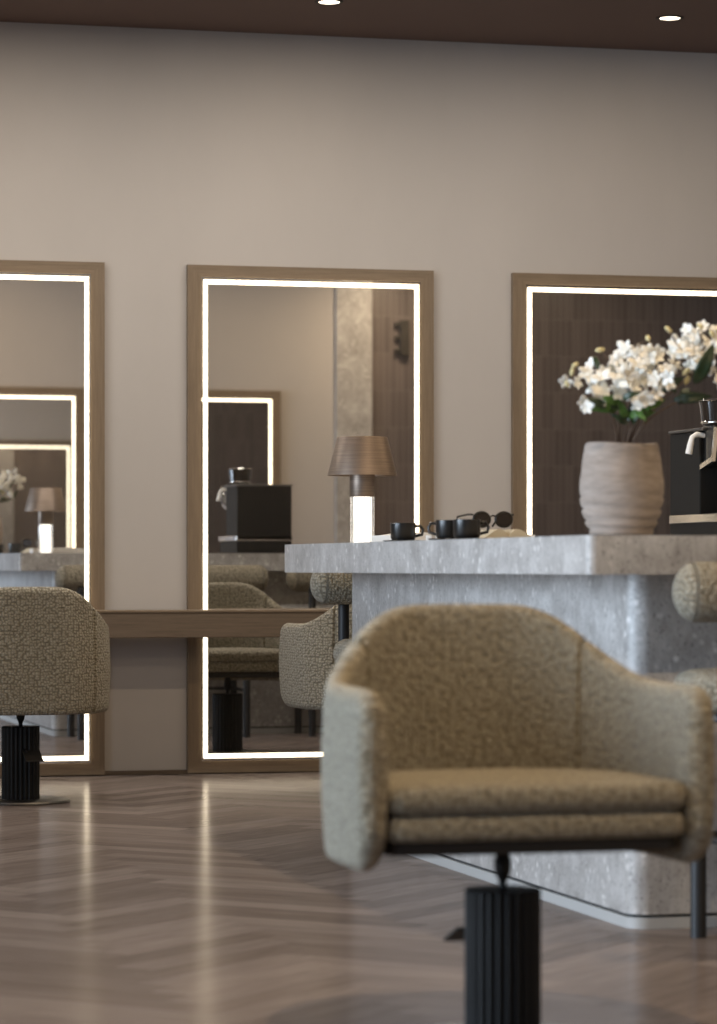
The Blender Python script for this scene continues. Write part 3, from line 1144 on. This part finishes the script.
prism_x(bm, x0 + .012, x1 - .012, pr); hd = E_(bm, 'control_head', M['gloss'])
bm = BM()
for xa, xb in ((x0 + .0, x0 + .0118), (x1 - .0118, x1)):
    bm = BM(); prism_x(bm, xa, xb, [(y0 + .06, .245), (y0 - .05, .268), (y0 - .083, .378), (y0 - .07, .383), (y0 - .040, .283), (y0 + .06, .26)])
    E_(bm, 'head_rim', M['chrome'], hd)
bm = BM(); lathe(bm, [(0.022, 0), (0.024, 0.004), (0.020, 0.008)], 24)
bm.transform(Matrix.Translation((x0 + .055, y0 - .064, .335)) @ Matrix.Rotation(R(73), 4, 'X')); E_(bm, 'pressure_gauge', M['white'], hd, smooth=True)
for k in range(3):
    bm = BM(); lathe(bm, [(0.008, 0), (0.009, 0.004), (0.007, 0.007)], 20)
    bm.transform(Matrix.Translation((x0 + .12 + k * .04, y0 - .062, .33)) @ Matrix.Rotation(R(73), 4, 'X')); E_(bm, 'button', M['chrome'], hd, smooth=True)
# hopper
bm = BM(); lathe(bm, [(0.050, 0.384), (0.052, 0.386), (0.055, 0.395), (0.053, 0.400), (0.058, 0.404), (0.066, 0.468), (0.060, 0.470)], 40, c=(x0 + .075, y0 + .08, 0)); hp = E_(bm, 'bean_hopper', M['smoke'], smooth=True)
bm = BM(); lathe(bm, [(0.0585, 0.396), (0.060, 0.398), (0.060, 0.403), (0.0585, 0.405)], 40, c=(x0 + .075, y0 + .08, 0)); E_(bm, 'hopper_ring', M['chrome'], hp, smooth=True)
bm = BM(); lathe(bm, [(0.067, 0.4702), (0.069, 0.472), (0.067, 0.478), (0.02, 0.480)], 40, c=(x0 + .075, y0 + .08, 0)); E_(bm, 'hopper_lid', M['chrome'], hp, smooth=True)
# group head dome, portafilter
bm = BM(); lathe(bm, [(0.030, 0.185), (0.040, 0.19), (0.042, 0.215), (0.036, 0.235), (0.030, 0.262)], 40, c=(x0 + .085, y0 - .005, 0)); E_(bm, 'group_head', M['chrome'], smooth=True)
bm = BM(); lathe(bm, [(0.030, 0.163), (0.034, 0.166), (0.034, 0.1845), (0.030, 0.185)], 32, c=(x0 + .085, y0 - .005, 0))
pf = E_(bm, 'portafilter', M['steel'], smooth=True)
bm = BM(); tube(bm, [(x0 + .085, y0 - .038, .175), (x0 + .088, y0 - .09, .172), (x0 + .092, y0 - .15, .166)], [.007, .011, .013], 14); E_(bm, 'handle', M['gloss'], pf, smooth=True)
# steam wand on the left side
bm = BM()
tube(bm, [(x0 + .02, y0 + .05, .355), (x0 - .015, y0 + .05, .360), (x0 - .030, y0 + .05, .350), (x0 - .036, y0 + .05, .325), (x0 - .042, y0 + .05, .295)], [.008, .009, .009, .011, .012], 14)
E_(bm, 'steam_wand', M['white'], smooth=True)
# milk jug on the tray is a thing of its own
j = empty('milk_jug', (mu + x0 + .085, mv + y0 - .055, ZT + 0.1006), 0, 'small brown and steel milk jug on the drip tray of the espresso machine', 'jug')
bm = BM(); lathe(bm, [(0.030, 0), (0.034, 0.002), (0.035, 0.02), (0.030, 0.045), (0.026, 0.055), (0.028, 0.060), (0.026, 0.060), (0.024, 0.05), (0.03, 0.02), (0.02, 0.004)], 36)
link_mesh('jug_body', bm, M['brownglass'], j, smooth=True)
bm = BM(); tube(bm, [(0.026, 0, .052), (0.046, 0, .050), (0.052, 0, .032), (0.046, 0, .014), (0.033, 0, .012)], .003, 8)
link_mesh('handle', bm, M['steel'], j, smooth=True)

# ------------------------------------------------------------------ cups, magazines, sunglasses


def magazine(loc, rz, w_, h_, m, thick, label, group='open magazines on the countertop'):
    e = empty('open_magazine', loc, rz, label, 'magazine', group)
    for s in (-1, 1):
        bm = BM()
        N = 10
        top, bot = [], []
        for i in range(N + 1):
            t = i / N
            x = s * w_ * t
            z = thick[0] + (thick[1] * math.sin(PI * (t * 1.15) ** 0.8) * (1 - t * .4) if t * 1.15 < 1 else 0)
            top.append([bm.verts.new((x, y, z + .001)) for y in (-h_ / 2, h_ / 2)])
            bot.append([bm.verts.new((x, y, 0.0002)) for y in (-h_ / 2, h_ / 2)])
        for i in range(N):
            bm.faces.new((top[i][0], top[i + 1][0], top[i + 1][1], top[i][1]))
            bm.faces.new((bot[i][1], bot[i + 1][1], bot[i + 1][0], bot[i][0]))
            bm.faces.new((bot[i][0], bot[i + 1][0], top[i + 1][0], top[i][0]))
            bm.faces.new((top[i][1], top[i + 1][1], bot[i + 1][1], bot[i][1]))
        bm.faces.new((bot[N][0], bot[N][1], top[N][1], top[N][0]))
        bm.faces.new((bot[0][1], bot[0][0], top[0][0], top[0][1]))
        bmesh.ops.recalc_face_normals(bm, faces=bm.faces)
        link_mesh('page_block', bm, m, e, smooth=True)
    return e


magazine((2.71, 9.56, ZT), R(4), .14, .24, M['paper'], (.024, .010), 'open white magazine beside the lamp, left of the first black cup')
magazine((2.79, 9.22, ZT), R(-6), .15, .23, M['paper'], (.022, .012), 'open white magazine between the two groups of black cups')
magazine((2.715, 8.80, ZT), R(0), .085, .24, M['cream'], (.008, .030), 'open cream magazine lying under the sunglasses')


def make_cup():
    e = empty('espresso_cup', (0, 0, 0))
    bm = BM(); lathe(bm, [(0.024, 0.005), (0.031, 0.006), (0.0345, 0.012), (0.035, 0.052), (0.034, 0.053), (0.0325, 0.052), (0.032, 0.014), (0.02, 0.009)], 40)
    cb = link_mesh('cup_body', bm, M['gloss'], e, smooth=True)
    bm = BM(); tube(bm, [(0.034, 0, .044), (0.048, 0, .045), (0.055, 0, .034), (0.052, 0, .021), (0.034, 0, .017)], .0042, 10)
    link_mesh('handle', bm, M['gloss'], e, smooth=True)
    bm = BM(); lathe(bm, [(0.030, 0.0), (0.050, 0.001), (0.056, 0.0045), (0.055, 0.0055), (0.045, 0.0035), (0.03, 0.0032)], 40)
    link_mesh('saucer', bm, M['gloss'], e, smooth=True)
    for ch in e.children:
        for vv in ch.data.vertices: vv.co *= 1.12
    return e


GCp = 'black cups on the countertop'
c0 = make_cup()
c0.location = (2.535, 9.19, ZT); c0.rotation_euler = (0, 0, R(-20))
tag(c0, 'single black espresso cup on a saucer, nearest the lamp', 'cup', GCp)
for (u, v, rz, lab) in ((2.51, 8.60, 150, 'left black cup of the pair in the middle of the counter edge'),
                        (2.52, 8.455, -15, 'right black cup of the pair in the middle of the counter edge')):
    c = copy_tree(c0); c.location = (u, v, ZT); c.rotation_euler = (0, 0, R(rz)); tag(c, lab, 'cup', GCp)

# sunglasses
e = empty('sunglasses', (2.70, 8.79, ZT + 0.0385), R(8), 'glossy black sunglasses lying on the cream magazine', 'sunglasses')
for s in (-1, 1):
    bm = BM()
    pts = [(s * 0.036 + 0.029 * math.cos(a), 0.004 * math.cos(a * 1), 0.026 + 0.022 * math.sin(a)) for a in [2 * PI * k / 24 for k in range(25)]]
    tube(bm, pts, 0.0035, 8, cap=False); fr = link_mesh('rim', bm, M['gloss'], e, smooth=True)
    bm = BM(); lathe(bm, [(0.027, -0.0008), (0.027, 0.0008)], 24)
    bm.transform(Matrix.Translation((s * 0.036, 0, .026)) @ Matrix.Rotation(PI / 2, 4, 'X') @ Matrix.Diagonal((1, .78, 1, 1)))
    link_mesh('lens', bm, M['smoke'], fr)
    bm = BM(); tube(bm, [(s * 0.066, 0, .040), (s * 0.070, 0.02, .041), (s * 0.068, 0.10, .036), (s * 0.062, 0.135, .008)], .0032, 8); link_mesh('temple_arm', bm, M['gloss'], e, smooth=True)
bm = BM(); tube(bm, [(-0.010, 0, .034), (0, -0.002, .038), (0.010, 0, .034)], .003, 8); link_mesh('bridge', bm, M['gloss'], e, smooth=True)

# ------------------------------------------------------------------ wall unit reflected in the middle mirror, on the tiled partition
e = empty('wall_bracket', (6.25, VO + 0.001, 2.50), PI, 'small dark box on the tiled wall, reflected at the middle mirror top right', 'wall fixture')
bm = BM(); box(bm, -0.035, 0.035, -0.06, 0, 0, 0.27, 0.006); link_mesh('box_body', bm, M['blackdk'], e)
bm = BM()
for z in (0.02, 0.12, 0.22): box(bm, 0.0352, 0.075, -0.05, -0.01, z, z + 0.035, 0.008)
link_mesh('prong', bm, M['blackdk'], e)
